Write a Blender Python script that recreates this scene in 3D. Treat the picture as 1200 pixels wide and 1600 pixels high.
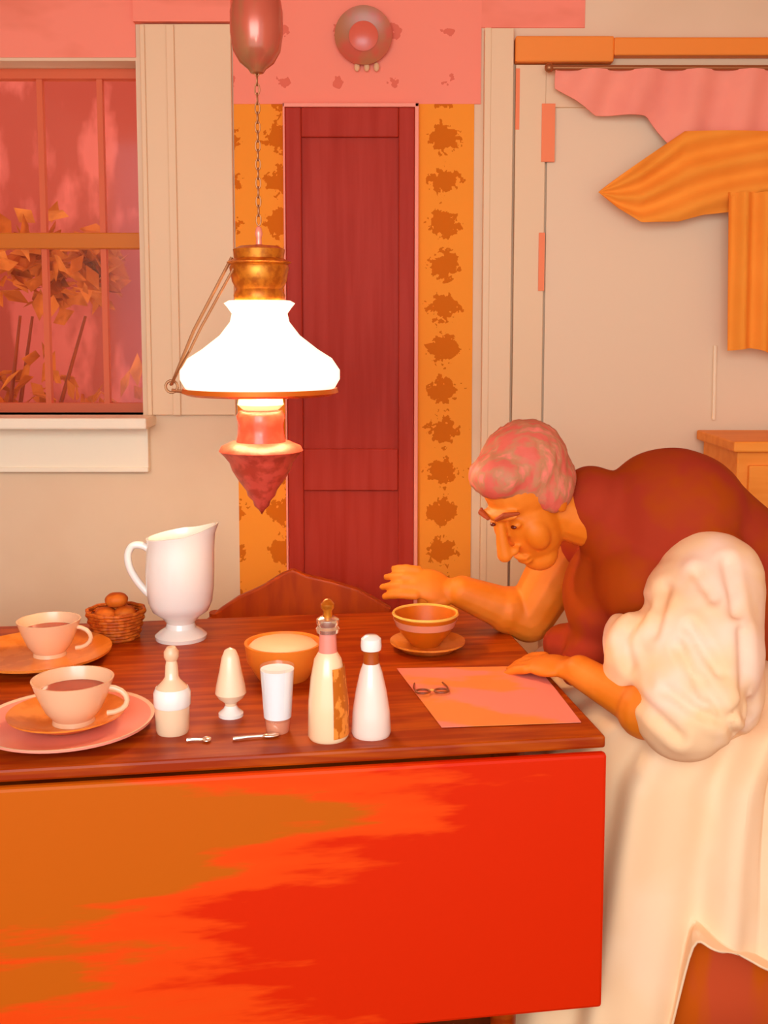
import bpy, bmesh, math, random
from mathutils import Vector, Matrix, Quaternion, noise
for o in list(bpy.data.objects): bpy.data.objects.remove(o)
PI = math.pi
sc = bpy.context.scene
C = sc.collection

# ------------------------------------------------------------ camera
F, PITCH, PPY, CZ = 1650.0, math.radians(5.5), 679.0, 1.43
cam = bpy.data.cameras.new('camera'); co = bpy.data.objects.new('camera', cam); C.objects.link(co)
co.location = (0, 0, CZ); co.rotation_euler = (PI/2 - PITCH, 0, 0)
cam.sensor_width = 36; cam.lens = F/1600*36; cam.shift_y = -(800-PPY)/1600
cam.clip_start = 0.05
sc.camera = co

# ------------------------------------------------------------ light and exposure
w = bpy.data.worlds.new('world'); sc.world = w; w.use_nodes = True
w.node_tree.nodes['Background'].inputs[0].default_value = (0.84, 1.0, 1.10, 1)
w.node_tree.nodes['Background'].inputs[1].default_value = 1.5
sc.view_settings.view_transform = 'Standard'
sc.view_settings.look = 'None'
sc.view_settings.exposure = 0.0
sc.view_settings.gamma = 1.0
sc.view_settings.use_curve_mapping = False

def light(name, kind, loc, power, col, **kw):
    l = bpy.data.lights.new(name, kind); l.energy = power; l.color = col
    o = bpy.data.objects.new(name, l); C.objects.link(o); o.location = loc
    for k, v in kw.items(): setattr(l, k, v)
    return o
light('camera_flash', 'POINT', (-0.11, 0.02, 1.45), 7, (.9, 1, 1), shadow_soft_size=.02)
so = light('front_fill_light', 'AREA', (-0.5, -1.6, 2.0), 80, (.84, 1, 1.1), shape='RECTANGLE', size=2.6, size_y=1.5)  # added fill light behind the camera, stands for no known window
so.rotation_euler = (math.radians(78), 0, math.radians(-6))

# ------------------------------------------------------------ helpers
def P(x, y, Y):
    """point on the photograph's ray (x, y) at distance Y in front of the camera"""
    cx = (x-600)/F; cy = (PPY-y)/F
    d = Vector((cx, math.cos(PITCH)+cy*math.sin(PITCH), -math.sin(PITCH)+cy*math.cos(PITCH)))
    return Vector((0, 0, CZ)) + d*(Y/d.y)
def on_z(x, y, z):
    a = P(x, y, 1.0); d = a-Vector((0, 0, CZ))
    return Vector((0, 0, CZ)) + d*((z-CZ)/d.z)
def S(h):
    h = h.lstrip('#')
    def l(c): return c/12.92 if c <= .04045 else ((c+.055)/1.055)**2.4
    return tuple(l(int(h[i:i+2], 16)/255) for i in (0, 2, 4))+(1,)
def dim(c, k): return (c[0]*k, c[1]*k, c[2]*k, 1)

MATS = {}
def mat(name, col, rough=.6, spec=.3, metal=0, emit=None, estr=0, col2=None, scale=(8, 8, 8), lo=.45, hi=.55, detail=3, bump=0, col3=None, trans=0, alpha=1, coat=0, wave=None, dist=0.0):
    if name in MATS: return MATS[name]
    m = bpy.data.materials.new(name); m.use_nodes = True; MATS[name] = m
    nt = m.node_tree; b = nt.nodes['Principled BSDF']
    b.inputs['Roughness'].default_value = rough
    b.inputs['Specular IOR Level'].default_value = spec
    b.inputs['Metallic'].default_value = metal
    b.inputs['Coat Weight'].default_value = coat
    b.inputs['Coat Roughness'].default_value = .15
    b.inputs['Transmission Weight'].default_value = trans
    b.inputs['Alpha'].default_value = alpha
    c = S(col) if isinstance(col, str) else col
    b.inputs['Base Color'].default_value = c
    if emit: b.inputs['Emission Color'].default_value = S(emit); b.inputs['Emission Strength'].default_value = estr
    if col2:
        tc = nt.nodes.new('ShaderNodeTexCoord'); mp = nt.nodes.new('ShaderNodeMapping')
        mp.inputs['Scale'].default_value = scale
        nt.links.new(tc.outputs['Object'], mp.inputs['Vector'])
        n = nt.nodes.new('ShaderNodeTexNoise'); n.inputs['Scale'].default_value = 1; n.inputs['Detail'].default_value = detail
        n.inputs['Distortion'].default_value = dist
        nt.links.new(mp.outputs[0], n.inputs['Vector'])
        r = nt.nodes.new('ShaderNodeValToRGB'); e = r.color_ramp.elements
        e[0].position = lo; e[0].color = c; e[1].position = hi; e[1].color = S(col2) if isinstance(col2, str) else col2
        if col3:
            k = e.new(min(.99, hi+(hi-lo))); k.color = S(col3) if isinstance(col3, str) else col3
        nt.links.new(n.outputs['Fac'], r.inputs['Fac']); nt.links.new(r.outputs['Color'], b.inputs['Base Color'])
        if bump:
            bp = nt.nodes.new('ShaderNodeBump'); bp.inputs['Strength'].default_value = bump; bp.inputs['Distance'].default_value = .004
            nt.links.new(n.outputs['Fac'], bp.inputs['Height']); nt.links.new(bp.outputs[0], b.inputs['Normal'])
    return m
def paper(name, col, col2, px, pz, x0, z0, thr, amp, nscale):
    """wallpaper: a repeating medallion motif roughened by noise"""
    m = bpy.data.materials.new(name); m.use_nodes = True; MATS[name] = m
    nt = m.node_tree; b = nt.nodes['Principled BSDF']; b.inputs['Roughness'].default_value = .8; b.inputs['Specular IOR Level'].default_value = .15
    tc = nt.nodes.new('ShaderNodeTexCoord'); sp = nt.nodes.new('ShaderNodeSeparateXYZ'); nt.links.new(tc.outputs['Object'], sp.inputs[0])
    def M(op, a, bb=None):
        n = nt.nodes.new('ShaderNodeMath'); n.operation = op
        for i, v in enumerate((a, bb)):
            if v is None: continue
            if isinstance(v, (int, float)): n.inputs[i].default_value = v
            else: nt.links.new(v, n.inputs[i])
        return n.outputs[0]
    cx = M('COSINE', M('MULTIPLY', M('SUBTRACT', sp.outputs['X'], x0), 2*PI/px))
    cz = M('COSINE', M('MULTIPLY', M('SUBTRACT', sp.outputs['Z'], z0), 2*PI/pz))
    n = nt.nodes.new('ShaderNodeTexNoise'); n.inputs['Scale'].default_value = nscale; n.inputs['Detail'].default_value = 2
    nt.links.new(tc.outputs['Object'], n.inputs['Vector'])
    s = M('ADD', M('ADD', cx, M('MULTIPLY', cz, .8)), M('MULTIPLY', M('SUBTRACT', n.outputs['Fac'], .5), amp))
    g = M('GREATER_THAN', s, thr)
    mx = nt.nodes.new('ShaderNodeMix'); mx.data_type = 'RGBA'
    nt.links.new(g, mx.inputs[0]); mx.inputs[6].default_value = S(col); mx.inputs[7].default_value = S(col2)
    nt.links.new(mx.outputs[2], b.inputs['Base Color'])
    return m

def tag(o, label=None, cat=None, group=None, kind=None):
    if label: o['label'] = label
    if cat: o['category'] = cat
    if group: o['group'] = group
    if kind: o['kind'] = kind
    return o
def thing(name, label, cat, loc=(0, 0, 0), rz=0, group=None):
    o = bpy.data.objects.new(name, None); C.objects.link(o); o.empty_display_size = .02
    o.location = loc; o.rotation_euler = (0, 0, rz)
    return tag(o, label, cat, group)
def wloc(o):
    v = Vector((0, 0, 0))
    while o: v += o.location; o = o.parent
    return v
def obj(name, bm, m, parent=None, world=False, smooth=True, bevel=0):
    if world and parent: bmesh.ops.translate(bm, verts=bm.verts, vec=-wloc(parent))
    bmesh.ops.recalc_face_normals(bm, faces=bm.faces)
    me = bpy.data.meshes.new(name); bm.to_mesh(me); bm.free()
    o = bpy.data.objects.new(name, me); C.objects.link(o)
    if m: me.materials.append(m)
    if parent: o.parent = parent
    if smooth:
        for p in me.polygons: p.use_smooth = True
        try: me.set_sharp_from_angle(angle=math.radians(40))
        except Exception: pass
    if bevel:
        b = o.modifiers.new('bevel', 'BEVEL'); b.width = bevel; b.segments = 2; b.limit_method = 'ANGLE'
    return o
def B(): return bmesh.new()
def box(bm, c, s, rot=None):
    r = bmesh.ops.create_cube(bm, size=1)
    M = Matrix.Translation(c) @ (rot.to_4x4() if rot else Matrix()) @ Matrix.Diagonal((*s, 1))
    bmesh.ops.transform(bm, matrix=M, verts=r['verts']); return bm
def box2(bm, a, b):
    return box(bm, [(a[i]+b[i])/2 for i in range(3)], [abs(b[i]-a[i]) for i in range(3)])
def lathe(bm, prof, c=(0, 0, 0), seg=40, sx=1, sy=1):
    rings = []
    for r, h in prof:
        if r < 1e-5: rings.append([bm.verts.new((c[0], c[1], c[2]+h))])
        else: rings.append([bm.verts.new((c[0]+r*sx*math.cos(2*PI*i/seg), c[1]+r*sy*math.sin(2*PI*i/seg), c[2]+h)) for i in range(seg)])
    for a, b in zip(rings, rings[1:]):
        for i in range(seg):
            j = (i+1) % seg
            if len(a) == 1 and len(b) == 1: continue
            if len(a) == 1: bm.faces.new((a[0], b[i], b[j]))
            elif len(b) == 1: bm.faces.new((a[i], a[j], b[0]))
            else: bm.faces.new((a[i], a[j], b[j], b[i]))
    return bm
def ell(bm, c, r, rot=None, seg=20):
    q = bmesh.ops.create_uvsphere(bm, u_segments=seg, v_segments=max(8, seg*2//3), radius=1)
    M = Matrix.Translation(c) @ (rot.to_4x4() if rot else Matrix()) @ Matrix.Diagonal((*r, 1))
    bmesh.ops.transform(bm, matrix=M, verts=q['verts']); return bm
def tube(bm, pts, rad, seg=10, cap=True):
    pts = [Vector(p) for p in pts]; n = len(pts)
    rr = rad if isinstance(rad, (list, tuple)) else [rad]*n
    rings = []; up = None
    for i, p in enumerate(pts):
        t = (pts[min(i+1, n-1)]-pts[max(i-1, 0)]).normalized()
        if up is None:
            up = Vector((0, 0, 1)) if abs(t.z) < .9 else Vector((1, 0, 0))
        u = (up-t*up.dot(t)).normalized(); v = t.cross(u); up = u
        rings.append([bm.verts.new(p+(u*math.cos(2*PI*k/seg)+v*math.sin(2*PI*k/seg))*rr[i]) for k in range(seg)])
    for a, b in zip(rings, rings[1:]):
        for k in range(seg): bm.faces.new((a[k], a[(k+1) % seg], b[(k+1) % seg], b[k]))
    if cap: bm.faces.new(rings[0][::-1]); bm.faces.new(rings[-1])
    return bm
def caps(bm, pts, rad, seg=14):
    """chain of rounded tapered segments"""
    pts = [Vector(p) for p in pts]
    for p, r in zip(pts, rad): ell(bm, p, (r, r, r), seg=seg)
    for i in range(len(pts)-1):
        tube(bm, [pts[i], pts[i+1]], [rad[i], rad[i+1]], seg=seg)
    return bm
def remesh(bm, voxel=.004, smooth=4, fac=.5):
    me = bpy.data.meshes.new('t'); bm.to_mesh(me); bm.free()
    o = bpy.data.objects.new('t', me); C.objects.link(o)
    r = o.modifiers.new('r', 'REMESH'); r.mode = 'VOXEL'; r.voxel_size = voxel
    s = o.modifiers.new('s', 'SMOOTH'); s.iterations = smooth; s.factor = fac
    bpy.context.view_layer.update()
    ev = o.evaluated_get(bpy.context.evaluated_depsgraph_get())
    m2 = bpy.data.meshes.new_from_object(ev)
    bpy.data.objects.remove(o); bpy.data.meshes.remove(me)
    nb = bmesh.new(); nb.from_mesh(m2); bpy.data.meshes.remove(m2); return nb
def wrinkle(bm, amp, scale, seed=0, ridge=True):
    bm.normal_update()
    for v in bm.verts:
        p = Vector((v.co.x*scale[0], v.co.y*scale[1], v.co.z*scale[2]))+Vector((seed, seed*.7, seed*1.3))
        n = noise.noise(p)+.5*noise.noise(p*2.1)
        if ridge: n = 1-abs(n)*2.2
        v.co += v.normal*(n*amp)
    return bm
def sheet(bm, fn, nu, nv, thick=.003, nrm=Vector((0, 1, 0))):
    """a cloth sheet fn(u,v) given real thickness"""
    g = [[bm.verts.new(fn(i/nu, j/nv)) for j in range(nv+1)] for i in range(nu+1)]
    h = [[bm.verts.new(g[i][j].co+nrm*thick) for j in range(nv+1)] for i in range(nu+1)]
    for i in range(nu):
        for j in range(nv):
            bm.faces.new((g[i][j], g[i+1][j], g[i+1][j+1], g[i][j+1]))
            bm.faces.new((h[i][j+1], h[i+1][j+1], h[i+1][j], h[i][j]))
    for i in range(nu):
        bm.faces.new((g[i][0], h[i][0], h[i+1][0], g[i+1][0])); bm.faces.new((g[i+1][nv], h[i+1][nv], h[i][nv], g[i][nv]))
    for j in range(nv):
        bm.faces.new((g[0][j+1], h[0][j+1], h[0][j], g[0][j])); bm.faces.new((g[nu][j], h[nu][j], h[nu][j+1], g[nu][j+1]))
    return bm
def crease(bm, lines, depth, width):
    """press soft fold lines into a cloth surface; lines are lists of photograph points"""
    bm.normal_update()
    w2 = width
    for v in bm.verts:
        q = v.co-Vector((0, 0, CZ))
        if v.normal.dot(q) > 0: continue
        zf = q.y*math.cos(PITCH)-q.z*math.sin(PITCH); zu = q.y*math.sin(PITCH)+q.z*math.cos(PITCH)
        p = Vector((600+F*q.x/zf, PPY-F*zu/zf)); mv = 0
        for ln in lines:
            for a, b in zip(ln, ln[1:]):
                a = Vector(a); b = Vector(b); ab = b-a; t = max(0, min(1, (p-a).dot(ab)/ab.dot(ab)))
                dd = (p-a-ab*t).length
                if dd < w2*4: mv = min(mv, -math.exp(-(dd/w2)**2)+.45*math.exp(-((dd-w2*1.9)/w2)**2), key=lambda k: -abs(k))
        v.co += v.normal*(mv*depth)
    return bm
def prism(bm, pts, y0, y1):
    """outline in x,z extruded from y0 to y1"""
    a = [bm.verts.new((x, y0, z)) for x, z in pts]; b = [bm.verts.new((x, y1, z)) for x, z in pts]
    bm.faces.new(a); bm.faces.new(b[::-1])
    n = len(pts)
    for i in range(n): bm.faces.new((a[i], b[i], b[(i+1) % n], a[(i+1) % n]))
    return bm
def struct(name, bm, m, bevel=0, smooth=False):
    return tag(obj(name, bm, m, smooth=smooth, bevel=bevel), kind='structure')

# ------------------------------------------------------------ materials
wall_m = mat('plaster_wall', '#EECBA6', .85, .12, col2='#E9C49E', scale=(3, 3, 3), lo=.4, hi=.7)
trim_m = mat('painted_trim', '#F0C89C', .5, .3)
sill_m = mat('painted_sill', '#FFEACB', .5, .3)
upper_paper_m = paper('shaded_upper_paper', '#FF9076', '#E87058', .17, .15, .03, 2.2, 1.62, 1.6, 42)  # same wallpaper as below, its different lighting put into the salmon colour
def WX(px): return (px-600)/F*3.35
border_m = paper('border_wallpaper', '#FC962F', '#D66A0C', .17, .13, WX(692)-.0, 1.9, .62, 3.6, 62)
door_m = mat('dark_door', '#B63624', .5, .12, col2='#AC2C18', scale=(30, 30, 2), lo=.4, hi=.65)
casing_m = mat('pink_casing', '#FF9A80', .5, .3)
floor_m = mat('floor_boards', '#9A3A10', .5, .3, col2='#7A2A08', scale=(3, 30, 3), lo=.4, hi=.6)
ceil_m = mat('ceiling_paint', '#E8A882', .9, .1)
topwood = mat('table_wood', '#962C00', .4, .18, col2='#B44A04', scale=(5, 46, 46), lo=.42, hi=.62, dist=.4)
brown = mat('dark_chair_wood', '#A83C00', .45, .2, col2='#9A3202', scale=(30, 30, 6), lo=.4, hi=.6)
orwood = mat('orange_wood', '#FF9C3A', .5, .2, col2='#F8902E', scale=(4, 30, 30), lo=.4, hi=.65)
brass = mat('brass', '#D9801C', .35, .5, metal=.6, col2='#B86010', scale=(60, 60, 60), lo=.4, hi=.6)
dkbrass = mat('dark_brass', '#A8683C', .4, .5, metal=.6)
silver = mat('silver_plate', '#F4E4CC', .18, .6, metal=.9)
white = mat('white_china', '#F7EBDD', .18, .5, coat=.4)
cream = mat('cream_china', '#EEB98E', .3, .45)
salmon = mat('salmon_china', '#FF9A80', .25, .5)
ochre = mat('ochre_china', '#E27A20', .3, .45, col2='#EE8A34', scale=(26, 26, 26), lo=.45, hi=.55)

# ------------------------------------------------------------ the room
WY = 3.35
def WX(px): return (P(px, 520, WY)).x
def WZ(py): return P(600, py, WY).z
XL, XR, ZC = -1.9, 1.75, 2.75
bm = B(); box2(bm, (XL-.15, -1.2, -.05), (XR+.15, WY+.2, 0)); struct('floor', bm, floor_m)
bm = B(); box2(bm, (XL-.15, -.6, ZC), (XR+.15, WY+.2, ZC+.1)); struct('ceiling', bm, ceil_m)
bm = B(); box2(bm, (XL-.1, -.6, 0), (XL, WY, ZC)); struct('wall_left', bm, wall_m)
bm = B(); box2(bm, (XR, -.6, 0), (XR+.1, WY, ZC)); struct('wall_right', bm, wall_m)
wx0, wx1, wz0, wz1 = -1.55, WX(221), WZ(648), WZ(95)       # left window opening
bm = B()
box2(bm, (XL, WY, 0), (wx0, WY+.16, ZC)); box2(bm, (wx1, WY, 0), (XR, WY+.16, ZC))
box2(bm, (wx0, WY, 0), (wx1, WY+.16, wz0)); box2(bm, (wx0, WY, wz1), (wx1, WY+.16, ZC))
struct('wall_back', bm, wall_m)

# window_1: sash with muntins, glass, casing and sill
win = tag(bpy.data.objects.new('window_1', None), kind='structure'); C.objects.link(win); win.location = (0, WY, wz0)
fr_m = mat('sash_paint', '#E0663C', .5, .3)
bm = B(); yy = WY+.10
for a, b in (((wx0, yy, wz0), (wx0+.035, yy+.04, wz1)), ((wx1-.02, yy, wz0), (wx1, yy+.04, wz1)), ((wx0, yy, wz0), (wx1, yy+.04, wz0+.03)), ((wx0, yy, wz1-.03), (wx1, yy+.04, wz1))):
    box2(bm, a, b)
obj('window_frame', bm, fr_m, win, True, False)
zm = WZ(372)
bm = B(); box2(bm, (wx0, yy-.01, zm-.025), (wx1, yy+.045, zm+.025)); obj('meeting_rail', bm, mat('rail_paint', '#D4700F', .5), win, True, False, .003)
bm = B()
for px in (-20, 72, 164): x = P(px, 520, yy).x; box2(bm, (x-.009, yy+.005, wz0), (x+.009, yy+.03, wz1))
obj('muntins', bm, fr_m, win, True, False)
bm = B(); box2(bm, (wx0, yy+.016, wz0), (wx1, yy+.020, wz1))
gl = bpy.data.materials.new('window_glass'); gl.use_nodes = True
nt = gl.node_tree; nt.nodes.clear(); out = nt.nodes.new('ShaderNodeOutputMaterial'); mx = nt.nodes.new('ShaderNodeMixShader')
tr = nt.nodes.new('ShaderNodeBsdfTransparent'); tr.inputs[0].default_value = (1, .93, .88, 1); gs = nt.nodes.new('ShaderNodeBsdfGlossy'); gs.inputs['Roughness'].default_value = .08
mx.inputs[0].default_value = .025; nt.links.new(tr.outputs[0], mx.inputs[1]); nt.links.new(gs.outputs[0], mx.inputs[2]); nt.links.new(mx.outputs[0], out.inputs[0])
obj('pane', bm, gl, win, True, False)
bm = B(); box2(bm, (wx1+.02, WY-.02, wz0), (WX(368), WY, WZ(40))); box2(bm, (wx0-.2, WY-.02, wz0), (wx0-.02, WY, WZ(92)))
box2(bm, (wx1+.10, WY-.03, wz0), (wx1+.125, WY-.02, WZ(42))); box2(bm, (wx1+.02, WY-.028, wz0), (wx1+.035, WY-.02, WZ(42)))
obj('casing', bm, trim_m, win, True, False, .003)
bm = B(); box2(bm, (wx0-.25, WY-.14, wz0-.035), (wx1+.04, WY+.11, wz0)); obj('window_sill', bm, sill_m, win, True, False, .006)
bm = B(); box2(bm, (wx0-.2, WY-.03, wz0-.17), (wx1+.02, WY, wz0-.035)); box2(bm, (wx0-.2, WY-.036, wz0-.18), (wx1+.02, WY, wz0-.165)); obj('apron_board', bm, sill_m, win, True, False, .003)

# outside the window: a garden wall and a shrub in autumn leaf
brick = mat('garden_brick', '#C9503E', .9, .1, col2='#F07060', scale=(5, 5, 2.2), lo=.50, hi=.60, detail=5)
bm = B(); box2(bm, (-4.6, 4.9, 0), (.6, 5.05, 3.9)); struct('wall_garden', bm, brick)
random.seed(4)
leafm = mat('autumn_leaf', '#CC600C', .7, .2, col2='#EE7C26', scale=(9, 9, 9), lo=.45, hi=.6)
sh = thing('shrub', 'orange leaved shrub outside behind the window panes', 'shrub', (-1.75, 4.45, 0))
bm = B()
for i in range(900):
    cl = random.choice(((-1.95, 1.15, .35), (-1.62, 1.0, .3), (-1.3, .95, .28), (-2.2, 1.35, .3), (-1.95, 1.75, .18), (-1.45, 1.72, .16), (-1.2, 1.7, .1)))
    c = Vector((cl[0]+random.gauss(0, cl[2]*.5), 4.45+random.gauss(0, .12), cl[1]+random.gauss(0, cl[2]*.55)))
    q = Quaternion(Vector((random.random()-.5, random.random()-.5, random.random()-.5)).normalized(), random.random()*6)
    r = .05+.03*random.random()
    vs = [bm.verts.new(c+q@Vector(v)*r) for v in ((-1, 0, 0), (0, -.5, .1), (1, 0, 0), (0, .5, .1))]
    bm.faces.new(vs)
fo = obj('foliage', bm, leafm, sh, True, False)
bm = B()
for k in range(6):
    a = k*1.05; tube(bm, [(-1.75+.05*math.cos(a), 4.45+.05*math.sin(a), 0), (-1.75+.25*math.cos(a), 4.45+.06*math.sin(a), .7), (-1.75+.5*math.cos(a), 4.45+.1*math.sin(a), 1.5)], [.018, .013, .006], 8)
obj('stem', bm, brown, sh, True)

# wallpapered stretch between the windows, narrow dark door
def panel(name, x0, x1, y0, y1, m, d=.004):
    bm = B(); box2(bm, (x0, WY-d, y0), (x1, WY, y1)); return struct(name, bm, m)
ztop = WZ(163)
panel('trim_1', WX(370), WX(446), .1, ztop, border_m)
panel('trim_2', WX(652), WX(738), .1, ztop, border_m, .005)
panel('trim_3', WX(370), WX(748), ztop, ZC, upper_paper_m, .006)
fz = mat('shaded_upper_wall', '#FF9076', .8, .1, col2='#F28468', scale=(3, 3, 7), lo=.45, hi=.6)  # upper wall in shadow, the shade painted as a salmon tone
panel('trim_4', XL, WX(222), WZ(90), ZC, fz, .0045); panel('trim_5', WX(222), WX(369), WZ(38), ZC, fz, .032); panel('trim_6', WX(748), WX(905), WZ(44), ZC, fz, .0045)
d = tag(bpy.data.objects.new('door_1', None), kind='structure'); C.objects.link(d); d.location = (WX(550), WY, 0)
x0, x1, zt = WX(449), WX(647), WZ(170)
bm = B(); box2(bm, (x0, WY-.012, .02), (x1, WY, zt)); obj('door_panel', bm, door_m, d, True, False)
bm = B(); e = .05
box2(bm, (x0, WY-.026, .02), (x0+e, WY-.012, zt)); box2(bm, (x1-e, WY-.026, .02), (x1, WY-.012, zt))
for za, zb in ((zt-.09, zt), (WZ(765), WZ(700)), (.02, .22)): box2(bm, (x0+e, WY-.0258, za), (x1-e, WY-.012, zb))
obj('door_stile', bm, door_m, d, True, False, .004)
bm = B(); box2(bm, (x1, WY-.03, .02), (x1+.012, WY, zt+.012)); box2(bm, (x0-.006, WY-.03, .02), (x0, WY, zt+.012)); box2(bm, (x0-.006, WY-.03, zt), (x1+.012, WY, zt+.012))
obj('door_casing', bm, casing_m, d, True, False, .002)

# window_2: casing, white roller blind
w2 = tag(bpy.data.objects.new('window_2', None), kind='structure'); C.objects.link(w2); w2.location = (WX(1000), WY, WZ(790))
zb = WZ(800); zh = WZ(170)
bm = B(); box2(bm, (WX(752), WY-.03, .1), (WX(796), WY, WZ(48))); box2(bm, (WX(800), WY-.024, .1), (WX(846), WY, WZ(104)))
box2(bm, (WX(752), WY-.034, .1), (WX(762), WY-.03, WZ(48)))
box2(bm, (WX(846), WY-.022, WZ(170)), (XR-.1, WY, WZ(104)))
obj('casing', bm, trim_m, w2, True, False, .004)
bm = B(); box2(bm, (WX(798), WY-.045, WZ(102)), (WX(946), WY, WZ(62))); box2(bm, (WX(946), WY-.045, WZ(92)), (XR-.1, WY, WZ(64)))
obj('head_moulding', bm, mat('orange_moulding', '#F98C30', .5), w2, True, False, .005)
bm = B(); box2(bm, (WX(850), WY-.012, zb), (XR-.12, WY-.008, zh)); obj('roller_blind', bm, mat('blind_cloth', '#F2CFAA', .8, .15), w2, True, False)
bm = B(); tube(bm, [(WX(1115), WY-.02, WZ(540)), (WX(1116), WY-.02, WZ(655))], .006, 8); obj('blind_cord', bm, mat('cord_white', '#FFE0B8', .6), w2, True)
bm = B(); box2(bm, (WX(800), WY-.025, WZ(205)), (WX(806), WY-.022, WZ(110))); box2(bm, (WX(838), WY-.03, WZ(455)), (WX(847), WY-.024, WZ(365))); box2(bm, (WX(840), WY-.03, WZ(255)), (WX(860), WY-.022, WZ(165)))
obj('casing_patch', bm, mat('patch_salmon', '#FA8450', .5), w2, True, False)  # salmon colour patches added on the casing, no working fittings

# draped curtain over window_2
cur = thing('swag_curtain', 'orange draped swag curtain hanging over the right window', 'curtain', tuple(P(1100, 560, WY-.1)))
oc = mat('curtain_orange', '#FF9C38', .8, .1, col2='#F89230', scale=(6, 6, 6), lo=.4, hi=.7)
pc = mat('curtain_salmon', '#FF9A80', .8, .1, col2='#F8907A', scale=(6, 6, 6), lo=.4, hi=.7)
def val(u, v):
    x = 868+u*520
    top = 108; bot = 180+max(0, min(1, (x-1010)/40))*52
    y = top+(bot-top)*v
    if u < .12: y = top+(bot-top)*v*(u/.12*.6+.4)
    p = P(x, y, WY-.075); p.y += .014*math.sin(u*40+v*2); return p
bm = B(); sheet(bm, val, 90, 12); obj('valance', bm, pc, cur, True)
low = [(0, 300), (.1, 325), (.22, 348), (.42, 346), (.55, 335), (.70, 330), (.74, 330), (1, 330)]
def swag(u, v):
    x = 935+u*300
    for (a, ya), (b, yb) in zip(low, low[1:]):
        if a <= u <= b: bot = ya+(yb-ya)*(u-a)/(b-a)
    top = 300-95*min(1, u/.45)**.95
    y = top+(bot-top)*v
    p = P(x, y, WY-.105); p.y += .016*math.sin(v*16+u*7)*min(1, u*4); return p
bm = B(); sheet(bm, swag, 60, 30); obj('swag', bm, oc, cur, True)
def tail(u, v):
    x = 1139+u*150; y = 300+v*(248-18*u*math.sin(u*9)); p = P(x, y, WY-.13); p.y += .014*math.sin(u*28+v); return p
bm = B(); sheet(bm, tail, 50, 24); obj('tail', bm, oc, cur, True)
bm = B(); tube(bm, [P(860, 106, WY-.07), P(1380, 106, WY-.07)], .008, 12); ell(bm, P(858, 106, WY-.07), (.014, .014, .014)); obj('rod', bm, dkbrass, cur, True)

# wooden bureau under that window
bx0, bz = P(1121, 682, 3.1).x, P(1121, 682, 3.1).z
bu = thing('bureau', 'orange wooden bureau against the back wall behind the hunched person', 'bureau', (bx0+.35, 3.1, 0))
bm = B(); box2(bm, (bx0+.02, 2.98, .08), (bx0+.68, 3.30, bz-.03)); obj('body', bm, orwood, bu, True, False, .004)
bm = B(); box2(bm, (bx0, 2.95, bz-.03), (bx0+.7, 3.31, bz)); obj('top', bm, orwood, bu, True, False, .005)
for i in range(4):
    za = bz-.06-.24*(i+1)+.02; bm = B(); box2(bm, (bx0+.05, 2.965, za), (bx0+.65, 2.98, za+.21)); dr = obj('drawer', bm, orwood, bu, True, False, .004)
    for kx in (.18, .52):
        bm = B(); ell(bm, (bx0+kx, 2.953, za+.105), (.016, .014, .016)); obj('knob', bm, dkbrass, dr, True)
for sx in (.05, .65):
    for sy in (3.0, 3.28): bm = B(); box2(bm, (bx0+sx-.025, sy-.018, 0), (bx0+sx+.025, sy+.018, .08)); obj('foot', bm, orwood, bu, True, False)

# round dark plate hung on the upper wall
pl = thing('wall_plate', 'round dark brown plate hung high on the salmon upper wall above the door', 'plate', tuple(P(568, 58, WY-.006)))
def faceout(bm, c): bmesh.ops.rotate(bm, verts=bm.verts, cent=(0, 0, 0), matrix=Matrix.Rotation(PI/2, 3, 'X')); bmesh.ops.translate(bm, verts=bm.verts, vec=c); return bm
bm = B(); lathe(bm, [(0, .0), (.06, 0), (.088, .02), (.088, .024), (.062, .012), (0, .010)], seg=48); faceout(bm, (0, 0, 0)); obj('rim', bm, mat('plate_brown', '#B87048', .35, .5, col2='#D05A44', scale=(9, 9, 9), lo=.45, hi=.6), pl)
bm = B(); lathe(bm, [(0, .011), (.035, .011), (.045, .014), (.03, .02), (0, .024)], seg=40); faceout(bm, (0, 0, 0)); obj('boss', bm, mat('plate_boss', '#E0664E', .3, .5), pl)
bm = B()
for k in range(3): ell(bm, (-.02+.03*k, -.012, -.092), (.009, .006, .014))
obj('tassel', bm, mat('plate_tassel', '#E8B080', .5), pl)

# ------------------------------------------------------------ the drop-leaf table
TZ = .74
R_ = on_z(947, 1150, TZ); L_ = on_z(0, 1203, TZ)
U = (R_-L_); U.z = 0; U.normalize(); V = Vector((-U.y, U.x, 0))
ang = math.atan2(U.y, U.x)
TL, TD = 1.62, .86
tc_ = R_ - U*TL/2 + V*TD/2
tb = thing('drop_leaf_table', 'polished red brown drop leaf table laid with dishes, its front leaf hanging down', 'table', (tc_.x, tc_.y, 0), ang)
bm = B(); box(bm, (0, 0, TZ-.011), (TL, TD, .022)); obj('tabletop', bm, topwood, tb, False, False, .005)
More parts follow.
